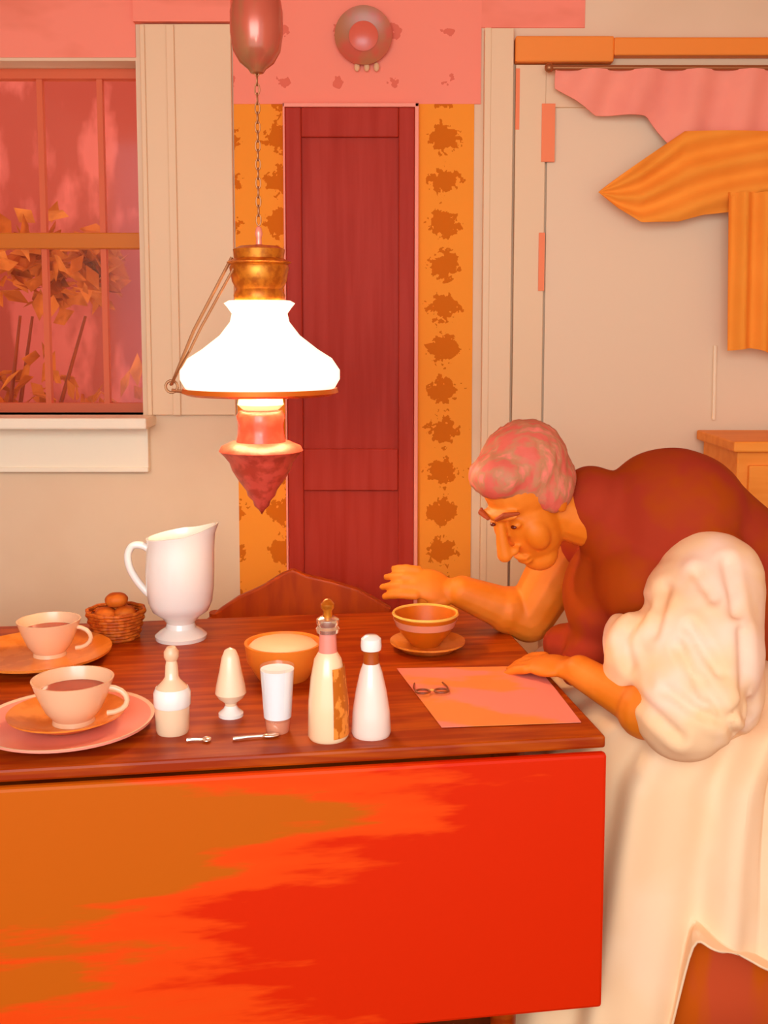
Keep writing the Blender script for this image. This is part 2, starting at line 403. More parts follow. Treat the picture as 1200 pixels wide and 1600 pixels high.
# leaf wood: red mahogany grain, left-hand sheen painted in orange, stronger near the top
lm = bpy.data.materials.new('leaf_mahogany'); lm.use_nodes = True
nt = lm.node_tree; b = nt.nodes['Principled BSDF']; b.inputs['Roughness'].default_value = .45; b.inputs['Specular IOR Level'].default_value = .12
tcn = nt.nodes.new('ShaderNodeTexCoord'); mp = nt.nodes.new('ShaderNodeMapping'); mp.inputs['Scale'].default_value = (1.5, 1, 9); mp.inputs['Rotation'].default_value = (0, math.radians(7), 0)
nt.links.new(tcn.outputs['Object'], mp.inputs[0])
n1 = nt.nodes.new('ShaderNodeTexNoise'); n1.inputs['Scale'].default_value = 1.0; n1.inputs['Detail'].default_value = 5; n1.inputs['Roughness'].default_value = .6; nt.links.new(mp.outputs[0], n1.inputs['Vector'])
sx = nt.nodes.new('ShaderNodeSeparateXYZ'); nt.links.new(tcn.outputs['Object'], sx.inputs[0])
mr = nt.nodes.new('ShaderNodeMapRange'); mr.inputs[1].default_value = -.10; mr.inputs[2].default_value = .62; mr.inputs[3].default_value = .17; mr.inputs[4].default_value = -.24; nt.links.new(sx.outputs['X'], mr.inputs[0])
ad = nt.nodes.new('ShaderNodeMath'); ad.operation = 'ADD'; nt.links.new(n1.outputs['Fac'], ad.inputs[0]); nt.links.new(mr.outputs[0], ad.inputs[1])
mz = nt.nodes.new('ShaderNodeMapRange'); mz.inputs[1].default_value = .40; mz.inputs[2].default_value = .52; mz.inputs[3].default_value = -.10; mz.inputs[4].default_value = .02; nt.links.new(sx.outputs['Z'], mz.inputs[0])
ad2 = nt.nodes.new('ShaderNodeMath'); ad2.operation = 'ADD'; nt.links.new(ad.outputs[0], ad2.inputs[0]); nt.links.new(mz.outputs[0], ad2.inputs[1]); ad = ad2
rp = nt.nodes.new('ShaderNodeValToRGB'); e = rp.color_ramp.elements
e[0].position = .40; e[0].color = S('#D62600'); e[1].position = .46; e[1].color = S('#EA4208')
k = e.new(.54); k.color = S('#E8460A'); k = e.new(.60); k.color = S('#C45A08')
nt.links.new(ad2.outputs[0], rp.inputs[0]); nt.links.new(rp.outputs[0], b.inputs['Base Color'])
LH = .46
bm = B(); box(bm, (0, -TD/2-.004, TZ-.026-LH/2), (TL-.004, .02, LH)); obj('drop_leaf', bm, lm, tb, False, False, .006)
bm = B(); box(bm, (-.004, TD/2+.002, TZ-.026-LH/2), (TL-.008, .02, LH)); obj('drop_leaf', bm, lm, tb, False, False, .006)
bm = B(); box(bm, (0, -.33, .67), (TL-.28, .02, .09)); box(bm, (0, .33, .67), (TL-.28, .02, .09)); box(bm, (TL/2-.15, 0, .67), (.02, .66, .09)); box(bm, (-TL/2+.15, 0, .67), (.02, .66, .09)); obj('apron', bm, topwood, tb, False, False, .002)
legp = [(.0, 0), (.018, 0), (.022, .02), (.018, .05), (.022, .12), (.030, .35), (.024, .5), (.032, .53), (.024, .56), (.032, .6), (.032, .72), (0, .72)]
for sx_ in (-1, 1):
    for sy_ in (-1, 1):
        bm = B(); lathe(bm, legp, (sx_*(TL/2-.15), sy_*.33, 0), 20); obj('leg', bm, topwood, tb)

# ------------------------------------------------------------ hanging oil lamp
LY = 2.30
def lp(px, py): return P(px, py, LY)
SC = LY/F
ax = lp(407, 600)
la = thing('hanging_oil_lamp', 'lit hanging oil lamp with white glass shade and brass crown above the table', 'lamp', tuple(lp(407, 800)))
def lz(py): return lp(407, py).z
def lat(name, prof, m, parent=la, seg=48):
    bm = B(); lathe(bm, [(r*SC, lz(y)) for r, y in prof], (ax.x, ax.y, 0), seg); return obj(name, bm, m, parent, True)
shm = mat('opal_glass_lit', '#FFF4D8', .3, .4, emit='#FFF3D6', estr=1.15)
lat('lamp_shade', [(48, 470), (55, 474), (50, 480), (43, 490), (46, 503), (62, 524), (90, 546), (112, 560), (124, 578), (124, 592), (116, 606), (108, 610), (105, 608), (113, 592), (116, 580), (104, 564), (80, 548), (40, 508), (39, 490), (46, 477), (48, 470)], shm)
lat('shade_ring', [(104, 610), (120, 606), (122, 613), (112, 617), (104, 616), (104, 610)], mat('shade_ring_brass', '#E07018', .35, .5, metal=.5))
lat('crown', [(38, 470), (40, 462), (36, 452), (42, 440), (46, 418), (44, 414), (50, 410), (38, 404), (40, 390), (30, 385), (10, 384), (0, 380)], brass)
lat('chimney', [(0, 474), (14, 474), (16, 455), (15, 446), (0, 446)], mat('chimney_glass', '#F6C49A', .15, .5))
lat('burner', [(0, 602), (14, 602), (16, 616), (34, 622), (36, 632), (30, 638), (24, 642), (0, 642)], mat('burner_glow', '#F8E0A0', .3, .5, metal=.2, emit='#FFE9B0', estr=.5))
rg = mat('red_font_glass', '#C04030', .18, .4, col2='#B43424', scale=(30, 30, 30), lo=.4, hi=.6)
lat('font', [(24, 640), (34, 642), (38, 650), (35, 664), (37, 682), (40, 695), (0, 695)], rg)
lat('font_holder', [(0, 690), (46, 690), (62, 697), (66, 704), (58, 712), (50, 722), (46, 734), (36, 750), (24, 766), (22, 774), (14, 782), (12, 790), (5, 796), (0, 804)], mat('holder_bronze', '#D25442', .35, .5, metal=.2, col2='#B4402E', scale=(40, 40, 40), lo=.45, hi=.6, bump=.4))
lat('ceiling_rod', [(0, 386), (5, 386), (4, 372), (6, 366), (4, 356), (0, 352)], mat('rod_copper', '#FF9C84', .3, .5, metal=.3))
bm = B()
for s in (-1,):
    tube(bm, [(ax.x+s*42*SC, ax.y, lz(402)), (ax.x+s*100*SC, ax.y-.02, lz(516)), (ax.x+s*139*SC, ax.y, lz(601))], .0035, 8)
    tube(bm, [(ax.x+s*26*SC, ax.y-.03, lz(402)), (ax.x+s*84*SC, ax.y-.06, lz(512)), (ax.x+s*100*SC, ax.y-.075, lz(548)), (ax.x+s*139*SC, ax.y-.01, lz(601))], .003, 8)
    for a in range(16):
        t0, t1 = a*PI/8, (a+1)*PI/8
        tube(bm, [(ax.x+s*139*SC+.013*math.cos(t0), ax.y, lz(604)+.013*math.sin(t0)), (ax.x+s*139*SC+.013*math.cos(t1), ax.y, lz(604)+.013*math.sin(t1))], .003, 6)
    tube(bm, [(ax.x+s*139*SC, ax.y, lz(610)), (ax.x+s*118*SC, ax.y, lz(612))], .004, 8)
obj('suspension_rod', bm, mat('rod_dark', '#A86C40', .4, .5, metal=.5), la, True)
bm = B(); z = lz(352); zt = ZC; k = 0
while z < zt-.02:
    q = Matrix.Rotation(PI/2*(k % 2), 3, 'Z')
    pts = [q@Vector((.005*math.cos(t*PI/6), 0, .012*math.sin(t*PI/6)))+Vector((ax.x, ax.y, z+.011)) for t in range(13)]
    tube(bm, pts, .0016, 6); z += .0195; k += 1
obj('chain', bm, dkbrass, la, True)
bm = B(); lathe(bm, [(0, ZC-.03), (.03, ZC-.028), (.05, ZC-.01), (.05, ZC-.0005), (0, ZC-.0005)], (ax.x, ax.y, 0)); obj('ceiling_cap', bm, brass, la, True)
lat('counterweight', [(0, 116), (10, 114), (14, 108), (26, 98), (36, 80), (40, 52), (40, 20), (36, -8), (26, -30), (10, -44), (0, -46)], mat('weight_bronze', '#C86048', .2, .6, metal=.3, col2='#A8744A', scale=(14, 14, 4), lo=.45, hi=.6))
pt = light('oil_lamp_flame', 'POINT', (ax.x, ax.y, lz(590)), 13, (1, .88, .68), shadow_soft_size=.03); pt.parent = la; pt.location = Vector((ax.x, ax.y, lz(590)))-wloc(la)

# ------------------------------------------------------------ far chair seen over the table
fc = thing('dining_chair', 'dark brown wooden chair behind the table, only its arched back showing', 'chair', (-.22, 2.98, 0))
def cp(x, y, Y=2.86): q = P(x, y, Y); return (q.x, q.z)
bm = B(); prism(bm, [cp(*q) for q in ((318, 972), (345, 950), (372, 932), (408, 916), (440, 896), (458, 889), (478, 898), (520, 908), (560, 920), (588, 936), (612, 950), (600, 985), (560, 978), (470, 968), (380, 978), (330, 992))], 2.85, 2.88); obj('crest_rail', bm, brown, fc, True, False, .006)
cx0, cx1 = cp(335, 900)[0], cp(595, 900)[0]
for x in (cx0, cx1): bm = B(); tube(bm, [(x, 2.865, .66), (x, 2.90, .42), (x, 2.95, 0)], .017, 10); obj('back_post', bm, brown, fc, True)
for t in range(5):
    x = cx0+(cx1-cx0)*(t+1)/6; bm = B(); tube(bm, [(x, 2.866, .67), (x, 2.9, .44)], .009, 8); obj('spindle', bm, brown, fc, True)
bm = B(); box2(bm, (cx0-.03, 2.66, .42), (cx1+.03, 2.94, .45)); obj('seat', bm, brown, fc, True, False, .008)
for x in (cx0, cx1): bm = B(); tube(bm, [(x, 2.69, .42), (x, 2.67, 0)], [.017, .012], 10); obj('front_leg', bm, brown, fc, True)

# ------------------------------------------------------------ things on the table
def tpos(px, py): return on_z(px, py, TZ)
def T(name, label, cat, px, py, group=None):
    p = tpos(px, py); o = thing(name, label, cat, tuple(p), 0, group); o['_s'] = p.y/F; return o, p.y/F
def lpart(name, prof, s, m, parent, seg=40, off=(0, 0, 0)):
    bm = B(); lathe(bm, [(r*s, h*s) for r, h in prof], off, seg); return obj(name, bm, m, parent)

# white pitcher
t, s = T('pitcher', 'tall white china pitcher with a looped handle on the left', 'pitcher', 283, 997)
bm = B(); seg = 48
prof = [(0, 0), (40, 0), (41, 6), (34, 12), (24, 18), (22, 26), (30, 36), (44, 46), (50, 60), (53, 84), (54, 110), (52, 140), (50, 162), (52, 174), (49, 174), (46, 160), (48, 120), (46, 60), (20, 36), (0, 34)]
lathe(bm, [(r*s, h*s) for r, h in prof], seg=seg)
for v in bm.verts:                                           # pull the lip up into a spout on the right
    h = v.co.z/s
    if h > 120:
        k = max(0, v.co.x/(52*s)); f = ((h-120)/54)**1.5
        v.co.z += (14*k*abs(k)-3)*f*s*1.2; v.co.x += 11*(k**3)*f*s; v.co.z -= 8*max(0, -v.co.x/(52*s))*f*s
bd = obj('body', bm, white, t)
bm = B(); pts = [(-46, 142), (-58, 150), (-74, 150), (-82, 136), (-80, 116), (-70, 96), (-56, 78), (-47, 70)]
sm = []
for i in range(len(pts)-1):
    for q in range(5):
        a = q/5; p0, p1, p2, p3 = pts[max(i-1, 0)], pts[i], pts[i+1], pts[min(i+2, len(pts)-1)]
        sm.append(tuple(.5*(2*p1[j]+(p2[j]-p0[j])*a+(2*p0[j]-5*p1[j]+4*p2[j]-p3[j])*a*a+(3*p1[j]-p0[j]-3*p2[j]+p3[j])*a**3) for j in (0, 1)))
sm.append(pts[-1]); tube(bm, [(x*s, 0, z*s) for x, z in sm], 6.0*s, 12); obj('handle', bm, white, t)

# cruet below the pitcher: clear glass with a stopper
gm = mat('milky_glass', '#F4C9A0', .1, .6, coat=.5)
t, s = T('cruet', 'short glass cruet with a narrow neck in front of the pitcher', 'cruet', 270, 1143)
lpart('body', [(0, 0), (25, 0), (27, 6), (28, 40), (29, 62), (24, 76), (14, 86), (11, 92), (10, 110), (8, 120), (0, 120)], s, gm, t)
lpart('stopper', [(0, 118), (9, 118), (12, 124), (12, 132), (7, 140), (0, 142)], s, cream, t, 20)
lpart('band', [(28.5, 44), (29.6, 46), (29.8, 66), (26, 74), (25, 73), (28, 60), (28.5, 44)], s, white, t)
t, s = T('footed_vase', 'small white footed vase tapering to a closed pointed top beside the glass cruet', 'vase', 361, 1118)
lpart('body', [(0, 10), (8, 10), (10, 22), (20, 30), (25, 38), (23, 52), (18, 74), (14, 96), (9, 108), (0, 113)], s, mat('vase_white', '#FBD2A8', .25, .5), t)
lpart('foot', [(0, 0), (20, 0), (20, 5), (12, 12), (8, 20), (0, 20)], s, white, t)
# tumbler of milk
t, s = T('tumbler', 'straight glass tumbler filled with bright white milk', 'glass', 434, 1142)
lpart('glass_base', [(0, 0), (18, 0), (19, 3), (21, 24), (0, 24)], s, mat('thick_glass', '#D98A68', .1, .6, coat=.5), t)
lpart('milk', [(0, 24.2), (22, 24.2), (27, 103), (0, 103)], s, mat('milk', '#FFFDF8', .3, .5), t)
gl2 = bpy.data.materials.new('clear_glass'); gl2.use_nodes = True
nt = gl2.node_tree; nt.nodes.clear(); out = nt.nodes.new('ShaderNodeOutputMaterial'); mx = nt.nodes.new('ShaderNodeMixShader'); tr = nt.nodes.new('ShaderNodeBsdfTransparent'); gs = nt.nodes.new('ShaderNodeBsdfGlossy'); gs.inputs['Roughness'].default_value = .05
mx.inputs[0].default_value = .08; nt.links.new(tr.outputs[0], mx.inputs[1]); nt.links.new(gs.outputs[0], mx.inputs[2]); nt.links.new(mx.outputs[0], out.inputs[0])
lpart('glass_wall', [(21.5, 20), (22.8, 24), (28.3, 108), (27.6, 108), (22.3, 24), (21.5, 20)], s, gl2, t)
# orange bowl
t, s = T('serving_bowl', 'orange stoneware bowl of cream behind the tumbler', 'bowl', 443, 1058)
lpart('body', [(0, 0), (40, 0), (44, 6), (58, 30), (62, 58), (58, 58), (54, 34), (0, 30)], s, mat('bowl_orange', '#F88A2C', .35, .45), t, 48)
lpart('cream_filling', [(0, 64), (30, 62), (50, 57), (57, 50), (0, 46)], s, mat('cream_fill', '#FAC898', .5, .4), t, 40)
bm = B(); tube(bm, [(20*s, -30*s, 40*s), (40*s, -62*s, 66*s), (46*s, -74*s, 72*s)], [.004, .003, .004], 8); obj('spoon', bm, brown, t) if False else bm.free()
# tall sauce bottle
t, s = T('sauce_bottle', 'tallest cream coloured bottle with a stopper and a brown label on the table front', 'bottle', 513, 1152)
bm = B(); lathe(bm, [(r*s, h*s) for r, h in [(0, 0), (30, 0), (33, 5), (32, 60), (28, 100), (22, 130), (15, 142), (0, 142)]], seg=40); obj('body', bm, mat('bottle_cream', '#FFD4A4', .2, .5, coat=.4), t)
bm = B(); n = 14
def lab(u, v):
    h = 8+v*112; r = (32.8 if h < 60 else 32.4-(h-60)*.106)+.9
    a = math.radians(-72+u*110); return Vector((r*s*math.cos(a), r*s*math.sin(a), h*s))
sheet(bm, lab, 20, 12, .0004, Vector((0, -1, 0))); obj('label', bm, mat('label_brown', '#C4600C', .6, .2, col2='#F08A30', scale=(60, 60, 40), lo=.5, hi=.56), t)
lpart('neck', [(15, 140), (14, 160), (13, 176), (0, 176)], s, mat('neck_pink', '#F28A74', .25, .5), t)
lpart('collar', [(0, 174), (18, 174), (19, 180), (16, 184), (18, 188), (18, 195), (12, 199), (0, 199)], s, silver, t)
lpart('stopper', [(0, 198), (8, 198), (7, 208), (11, 214), (11, 220), (5, 227), (0, 228)], s, brass, t, 20)
# sugar shaker
t, s = T('sugar_shaker', 'white conical shaker with a white cap beside the tall bottle', 'shaker', 580, 1147)
lpart('body', [(0, 0), (30, 0), (32, 6), (30, 40), (25, 72), (18, 104), (13, 118), (0, 118)], s, mat('shaker_white', '#F9D9C4', .2, .5, coat=.4), t)
lpart('neck', [(13, 116), (12, 130), (13, 142), (0, 142)], s, mat('shaker_neck', '#B04A08', .3, .5), t)
lpart('cap', [(0, 140), (16, 140), (17, 146), (16, 158), (10, 163), (0, 164)], s, white, t)
# left front: dinner plate, saucer, cup
t, s = T('dinner_plate', 'large salmon dinner plate at the near left corner of the table', 'plate', 105, 1140)
lpart('dish', [(0, 3), (70, 3), (74, 0), (82, 0), (100, 6), (137, 16), (138, 20), (100, 11), (78, 7), (0, 7)], s, salmon, t, 64)
lpart('rim_line', [(132, 16.6), (137, 18.2), (138.6, 21), (136, 21), (132, 18.4)], s, mat('rim_cream', '#F6C9A0', .25, .5), t, 64)
px_, s1 = tpos(105, 1140), s
t2 = thing('saucer', 'orange saucer standing in the salmon dinner plate', 'saucer', (px_.x, px_.y, px_.z+7.2*s1))
lpart('dish', [(0, 2), (34, 2), (36, 0), (44, 0), (60, 8), (92, 22), (93, 25), (60, 12), (40, 6), (0, 6)], s1, ochre, t2, 56)
cupm = mat('cup_tan', '#F2BC90', .25, .5, coat=.2)
def cup(name, label, loc, s, r, h, hs, group=None):
    t = thing(name, label, 'cup', loc)
    lpart('body', [(0, 3), (r*.42, 3), (r*.46, 0), (r*.52, 0), (r*.5, h*.1), (r*.68, h*.3), (r*.86, h*.65), (r, h), (r*.95, h), (r*.8, h*.6), (r*.4, h*.2), (0, h*.18)], s, cupm, t, 48)
    lpart('tea', [(0, h*.72), (r*.84, h*.72), (r*.8, h*.64), (0, h*.62)], s, mat('tea', '#A82A08', .15, .5), t, 40)
    bm = B(); tube(bm, [((r*.84+r*.5*math.sin(a*PI/8))*s*hs, 0, (h*.5+h*.3*math.cos(a*PI/8))*s) for a in range(9)], r*.07*s, 10); obj('handle', bm, cupm, t)
    return t
cup('teacup', 'wide tan cup standing on the orange saucer at the near left', (px_.x+.012, px_.y, px_.z+7.2*s1+6.2*s1), s1, 65, 72, 1)
# left back plate and cup
t, s = T('side_plate', 'broad ochre plate at the far left of the table', 'plate', 62, 1032)
lpart('dish', [(0, 3), (60, 3), (64, 0), (72, 0), (90, 8), (112, 15), (113, 19), (88, 11), (66, 7), (0, 7)], s, ochre, t, 56)
q = tpos(78, 1030)
cup('teacup', 'small tan cup standing on the ochre plate at the far left', (q.x, q.y, q.z+7.2*s), s, 50, 58, 1)
# basket of buns
t, s = T('bread_basket', 'small dark brown woven basket behind the left cups beside the pitcher', 'basket', 182, 996)
bm = B(); 
for k in range(9):
    z = 3+k*5.2; r = 34+k*1.3
    tube(bm, [((r+1.6*math.cos(i*PI/2+k*PI))*s*math.cos(i*PI/20), (r+1.6*math.cos(i*PI/2+k*PI))*s*math.sin(i*PI/20), z*s) for i in range(41)], 3.1*s, 7)
obj('weave', bm, mat('wicker', '#B84C04', .6, .3, col2='#D06410', scale=(70, 70, 30), lo=.45, hi=.55), t)
lpart('bottom', [(0, 0), (33, 0), (34, 5), (0, 5)], s, brown, t)
bun = mat('bun_crust', '#BC4E06', .6, .3, col2='#D86A14', scale=(22, 22, 22), lo=.45, hi=.6)
for i, (bx, by, bz_, lb) in enumerate(((-14, -10, 40, 'round brown bun at the front left of the basket'), (16, -6, 41, 'round brown bun at the right of the basket'), (0, 14, 42, 'round brown bun at the back of the basket'), (2, -2, 62, 'topmost brown bun on the heap in the basket'))):
    bm = B(); ell(bm, (0, 0, 0), (18*s, 17*s, 12*s)); wrinkle(bm, .001, (40, 40, 40), i)
    o = obj('bun', bm, bun); qq = tpos(182, 996); o.location = (qq.x+bx*s, qq.y+by*s, qq.z+bz_*s); tag(o, lb, 'bun', 'buns in the basket')
# spoons
for lb, (xa, ya), (xb, yb) in (('shorter silver spoon lying below the glass cruet', (292, 1160), (330, 1158)), ('longer silver knife lying in front of the tumbler', (364, 1158), (436, 1151))):
    a, b = tpos(xa, ya), tpos(xb, yb); dv = (b-a); L = dv.length; dv.normalize(); n_ = Vector((-dv.y, dv.x, 0))
    kn = 'knife' if 'knife' in lb else 'spoon'
    t = thing(kn, lb, kn, tuple(a+(b-a)*.5)); t.rotation_euler = (0, 0, math.atan2(dv.y, dv.x))
    bm = B(); tube(bm, [(-L*.5, 0, .004), (-L*.2, 0, .005), (L*.15, 0, .004)], [.004, .003, .0026], 8); obj('handle', bm, silver, t)
    bm = B(); ell(bm, (L*.32, 0, .004), (L*.2, .011 if kn == 'spoon' else .008, .0038)); obj('bowl' if kn == 'spoon' else 'blade', bm, silver, t)
# right bowl with saucer
t, s = T('saucer', 'ochre saucer under the bowl near the reaching hand', 'saucer', 668, 1014)
lpart('dish', [(0, 2), (34, 2), (36, 0), (42, 0), (50, 6), (60, 12), (60, 15), (46, 9), (0, 6)], s, ochre, t, 48)
q = tpos(668, 1014)
t2 = thing('tea_bowl', 'ochre brown bowl with a pale yellow rim near the reaching hand', 'bowl', (q.x-.005, q.y, q.z+6.2*s))
lpart('body', [(0, 0), (22, 0), (26, 6), (40, 22), (50, 44), (52, 52), (49, 52), (36, 24), (0, 10)], s, mat('bowl_brown', '#CE620C', .3, .45), t2, 48)
lpart('rim', [(51.5, 50), (53.5, 52), (52, 55), (49, 54), (49, 51)], s, mat('rim_yellow', '#F8B850', .25, .5), t2, 48)
lpart('highlight_band', [(46.0, 33.2), (50.6, 44.4), (51.3, 44.2), (46.9, 33)], s, mat('highlight_tan', '#EE9470', .25, .5), t2, 48)  # pinkish highlight on the bowl, painted as a coloured band

# sheet of paper and spectacles
pc4 = [tpos(*q) for q in ((620, 1046), (838, 1042), (908, 1130), (690, 1138))]
def shp(u, v):
    a = pc4[0]*(1-u)+pc4[1]*u; b_ = pc4[3]*(1-u)+pc4[2]*u; p = a*(1-v)+b_*v; p.z = TZ+.0012+.002*(math.sin(u*5)**2)*(1-abs(2*v-1)); return p
bm = B(); sheet(bm, shp, 30, 20, .0012, Vector((0, 0, 1)))
o = obj('paper_sheet', bm, mat('paper_salmon', '#F48A44', .7, .1, col2='#F48870', scale=(5, 9, 5), lo=.42, hi=.5)); tag(o, 'salmon sheet of paper lying on the table corner by the person', 'paper')
q = tpos(675, 1086); t = thing('spectacles', 'small dark wire spectacles lying on the salmon paper', 'spectacles', (q.x, q.y, TZ+.006), .1)
dk = mat('dark_wire', '#8A3A08', .35, .5)
for sx_ in (-1, 1):
    bm = B(); pts = [(sx_*.018+.0135*math.cos(a*PI/10), .011*math.sin(a*PI/10), .002) for a in range(21)]; tube(bm, pts, .0022, 7, False); obj('lens_frame', bm, dk, t)
    bm = B(); tube(bm, [(sx_*.031, 0, .002), (sx_*.033, .02, .002), (sx_*.028, .05, .001)], .0018, 7); obj('temple', bm, dk, t)
bm = B(); tube(bm, [(-.005, 0, .002), (0, .004, .003), (.005, 0, .002)], .002, 7); obj('bridge', bm, mat('bridge_gold', '#FFC060', .3, .5), t)

# ------------------------------------------------------------ the person
skin = mat('skin', '#E0720F', .55, .3, col2='#EC7E22', scale=(14, 14, 14), lo=.4, hi=.7)
hairm = mat('grey_hair', '#D8604C', .6, .3, col2='#BE7A52', scale=(22, 60, 22), lo=.42, hi=.56, col3='#EE7A66', bump=.5)
vest_m = mat('waistcoat_cloth', '#A2321A', .85, .1, col2='#A43E06', scale=(7, 7, 7), lo=.42, hi=.58)
shirt_m = mat('white_shirt', '#F5C594', .8, .12, col2='#F8CEB0', scale=(6, 6, 6), lo=.45, hi=.6)
skirt_m = mat('white_skirt', '#F9CA9A', .8, .15, col2='#FBD0A4', scale=(5, 5, 5), lo=.45, hi=.6)

pe = thing('person', 'grey haired person in dark waistcoat and white skirt hunched over the table end', 'person', (.9, 2.2, 0))
pelv = Vector((.95, 2.2, .60)); mid = Vector((.80, 2.2, .86)); upb = Vector((.60, 2.18, 1.04)); nkb = Vector((.44, 2.16, 1.05))
hc = P(822, 768, 2.12)
shR = P(1090, 915, 1.98); elR = P(1056, 1138, 1.83); wrR = P(905, 1075, 2.0); wrR.z = max(wrR.z, TZ+.035)
shL = P(888, 858, 2.40); elL = P(826, 965, 2.40); wrL = P(722, 925, 2.38)
Fd = Vector((-.58, -.52, -.56)).normalized(); Uu = Vector((-.35, -.25, 1)); Uu = (Uu-Fd*Uu.dot(Fd)).normalized(); Rr = Fd.cross(Uu)
HM = Matrix((Rr, Fd, Uu)).transposed()          # head axes: x side, y face, z crown
def hl(x, y, z): return hc + HM@Vector((x, y, z))
def hell(bm, c, r, seg=20): return ell(bm, hl(*c), r, HM, seg)
bm = B()
hell(bm, (0, -.012, .03), (.076, .098, .088)); hell(bm, (0, .028, -.05), (.062, .066, .10)); hell(bm, (0, .046, -.128), (.041, .038, .036))
hell(bm, (0, .086, .016), (.05, .018, .011)); caps(bm, [hl(0, .095, .0), hl(0, .114, -.035), hl(0, .124, -.060)], [.010, .013, .016])
for s_ in (-1, 1):
    hell(bm, (s_*.013, .106, -.062), (.010, .012, .009)); hell(bm, (s_*.038, .058, -.055), (.028, .028, .040)); hell(bm, (s_*.074, -.004, -.018), (.010, .019, .031)); hell(bm, (s_*.028, .084, -.010), (.014, .010, .008))
hell(bm, (0, .090, -.096), (.022, .011, .006)); hell(bm, (0, .087, -.109), (.019, .011, .007))
caps(bm, [hl(0, -.02, -.05), nkb+Vector((-.02, 0, 0)), upb], [.058, .062, .10])
caps(bm, [upb, mid, pelv], [.11, .12, .13])
for sgn, sh_ in ((-1, shR), (1, shL)): caps(bm, [upb+Vector((-.03, sgn*.08, -.01)), sh_], [.06, .05])
caps(bm, [shR, elR, wrR], [.052, .046, .032]); caps(bm, [elR.lerp(wrR, .3)], [.054])
caps(bm, [shL, elL, wrL], [.072, .058, .038]); caps(bm, [elL.lerp(wrL, .3)], [.056])
for sgn in (-1, 1):
    y = 2.2+sgn*.11; caps(bm, [pelv+Vector((0, sgn*.09, -.02)), (.52, y, .53), (.50, y, .30), (.52, y, .08)], [.095, .065, .06, .042]); caps(bm, [(.53, y, .05), (.36, y, .04)], [.04, .035])
def hand(bm, wr, fwd, back, thumb, curl, spread=.0):
    y = fwd.normalized(); z = (back-y*back.dot(y)).normalized(); x = y.cross(z)
    if thumb < 0: x = -x
    def L(a, b, c): return wr+x*a+y*b+z*c
    Mx = Matrix((x, y, z)).transposed()
    if Mx.determinant() < 0: Mx = Matrix((-x, y, z)).transposed()
    ell(bm, L(0, .052, 0), (.041, .052, .015), Mx); ell(bm, L(0, .0, 0), (.028, .035, .02), Mx); ell(bm, L(.022, .035, -.006), (.02, .035, .015), Mx)
    for i, (fx, ln) in enumerate(((.032, .074), (.011, .082), (-.011, .076), (-.031, .060))):
        p = L(fx, .088, 0); a = 0; pts = [p]; dx = fx*(1.2+spread)
        for seg_l, cu in ((.45, curl), (.32, curl*1.2), (.23, curl*.8)):
            a += cu; d_ = (y*math.cos(a)-z*math.sin(a)+x*dx*1.2).normalized(); pts.append(pts[-1]+d_*ln*seg_l)
        caps(bm, pts, [.0108, .0102, .0094, .0084], 10)
    a = L(.030, .018, -.006); b_ = L(.052, .052, -.014); c_ = L(.056, .082, -.020); caps(bm, [a, b_, c_], [.014, .0115, .009], 10)
fdR = (P(800, 1046, 2.12)-wrR); fdR.z = -.012
hand(bm, wrR+fdR.normalized()*.02, fdR, Vector((.15, -.42, .9)), 1, .2)
fdL = (P(612, 902, 2.36)-wrL)
hand(bm, wrL+fdL.normalized()*.02, fdL, Vector((-.1, -.8, .6)), -1, .26)
bm = remesh(bm, .0036, 9, .5)
body = obj('body', bm, skin, pe, True)
body['label'] = 'face, arms and hands'
# hair
bm = B(); hell(bm, (0, -.026, .050), (.087, .100, .088)); hell(bm, (0, -.06, -.005), (.075, .056, .075)); hell(bm, (0, .045, .082), (.066, .050, .045))
for s_ in (-1, 1): hell(bm, (s_*.062, -.02, .0), (.026, .055, .05))
bm = remesh(bm, .006, 12); wrinkle(bm, .002, (60, 14, 22), 3, True); hair = obj('hair', bm, hairm, pe, True)
for s_ in (-1, 1):
    bm = B(); caps(bm, [hl(s_*.012, .107, .022), hl(s_*.032, .100, .029), hl(s_*.05, .082, .02)], [.004, .006, .003], 8); obj('eyebrow', bm, mat('brow', '#A84010', .7), pe, True)
    bm = B(); ell(bm, hl(s_*.028, .0915, -.010), (.0072, .0050, .0042), HM, 12); obj('eye', bm, mat('eye_dark', '#6A1A04', .2, .5), pe, True)
# waistcoat
bm = B()
caps(bm, [nkb+Vector((.06, 0, -.02)), upb+Vector((.01, 0, .0)), mid, pelv+Vector((0, 0, .04))], [.105, .145, .16, .165], 24)
for sgn, sh_ in ((-1, shR), (1, shL)): caps(bm, [upb+Vector((-.02, sgn*.06, 0)), sh_+Vector((.04, -sgn*.045, .03))], [.12, .075], 20)
ell(bm, (.60, 2.16, 1.07), (.15, .16, .125)); ell(bm, (.52, 2.1, .93), (.10, .12, .10)); ell(bm, P(925, 782, 2.17), (.075, .10, .075)); ell(bm, P(945, 930, 2.2), (.09, .12, .12)); ell(bm, P(930, 1010, 2.22), (.06, .12, .09)); ell(bm, P(918, 1045, 2.16), (.06, .09, .06)); ell(bm, P(888, 1010, 2.30), (.06, .08, .05))
bm = remesh(bm, .008, 30); wrinkle(bm, .003, (9, 9, 6), 5, False); obj('waistcoat', bm, vest_m, pe, True)
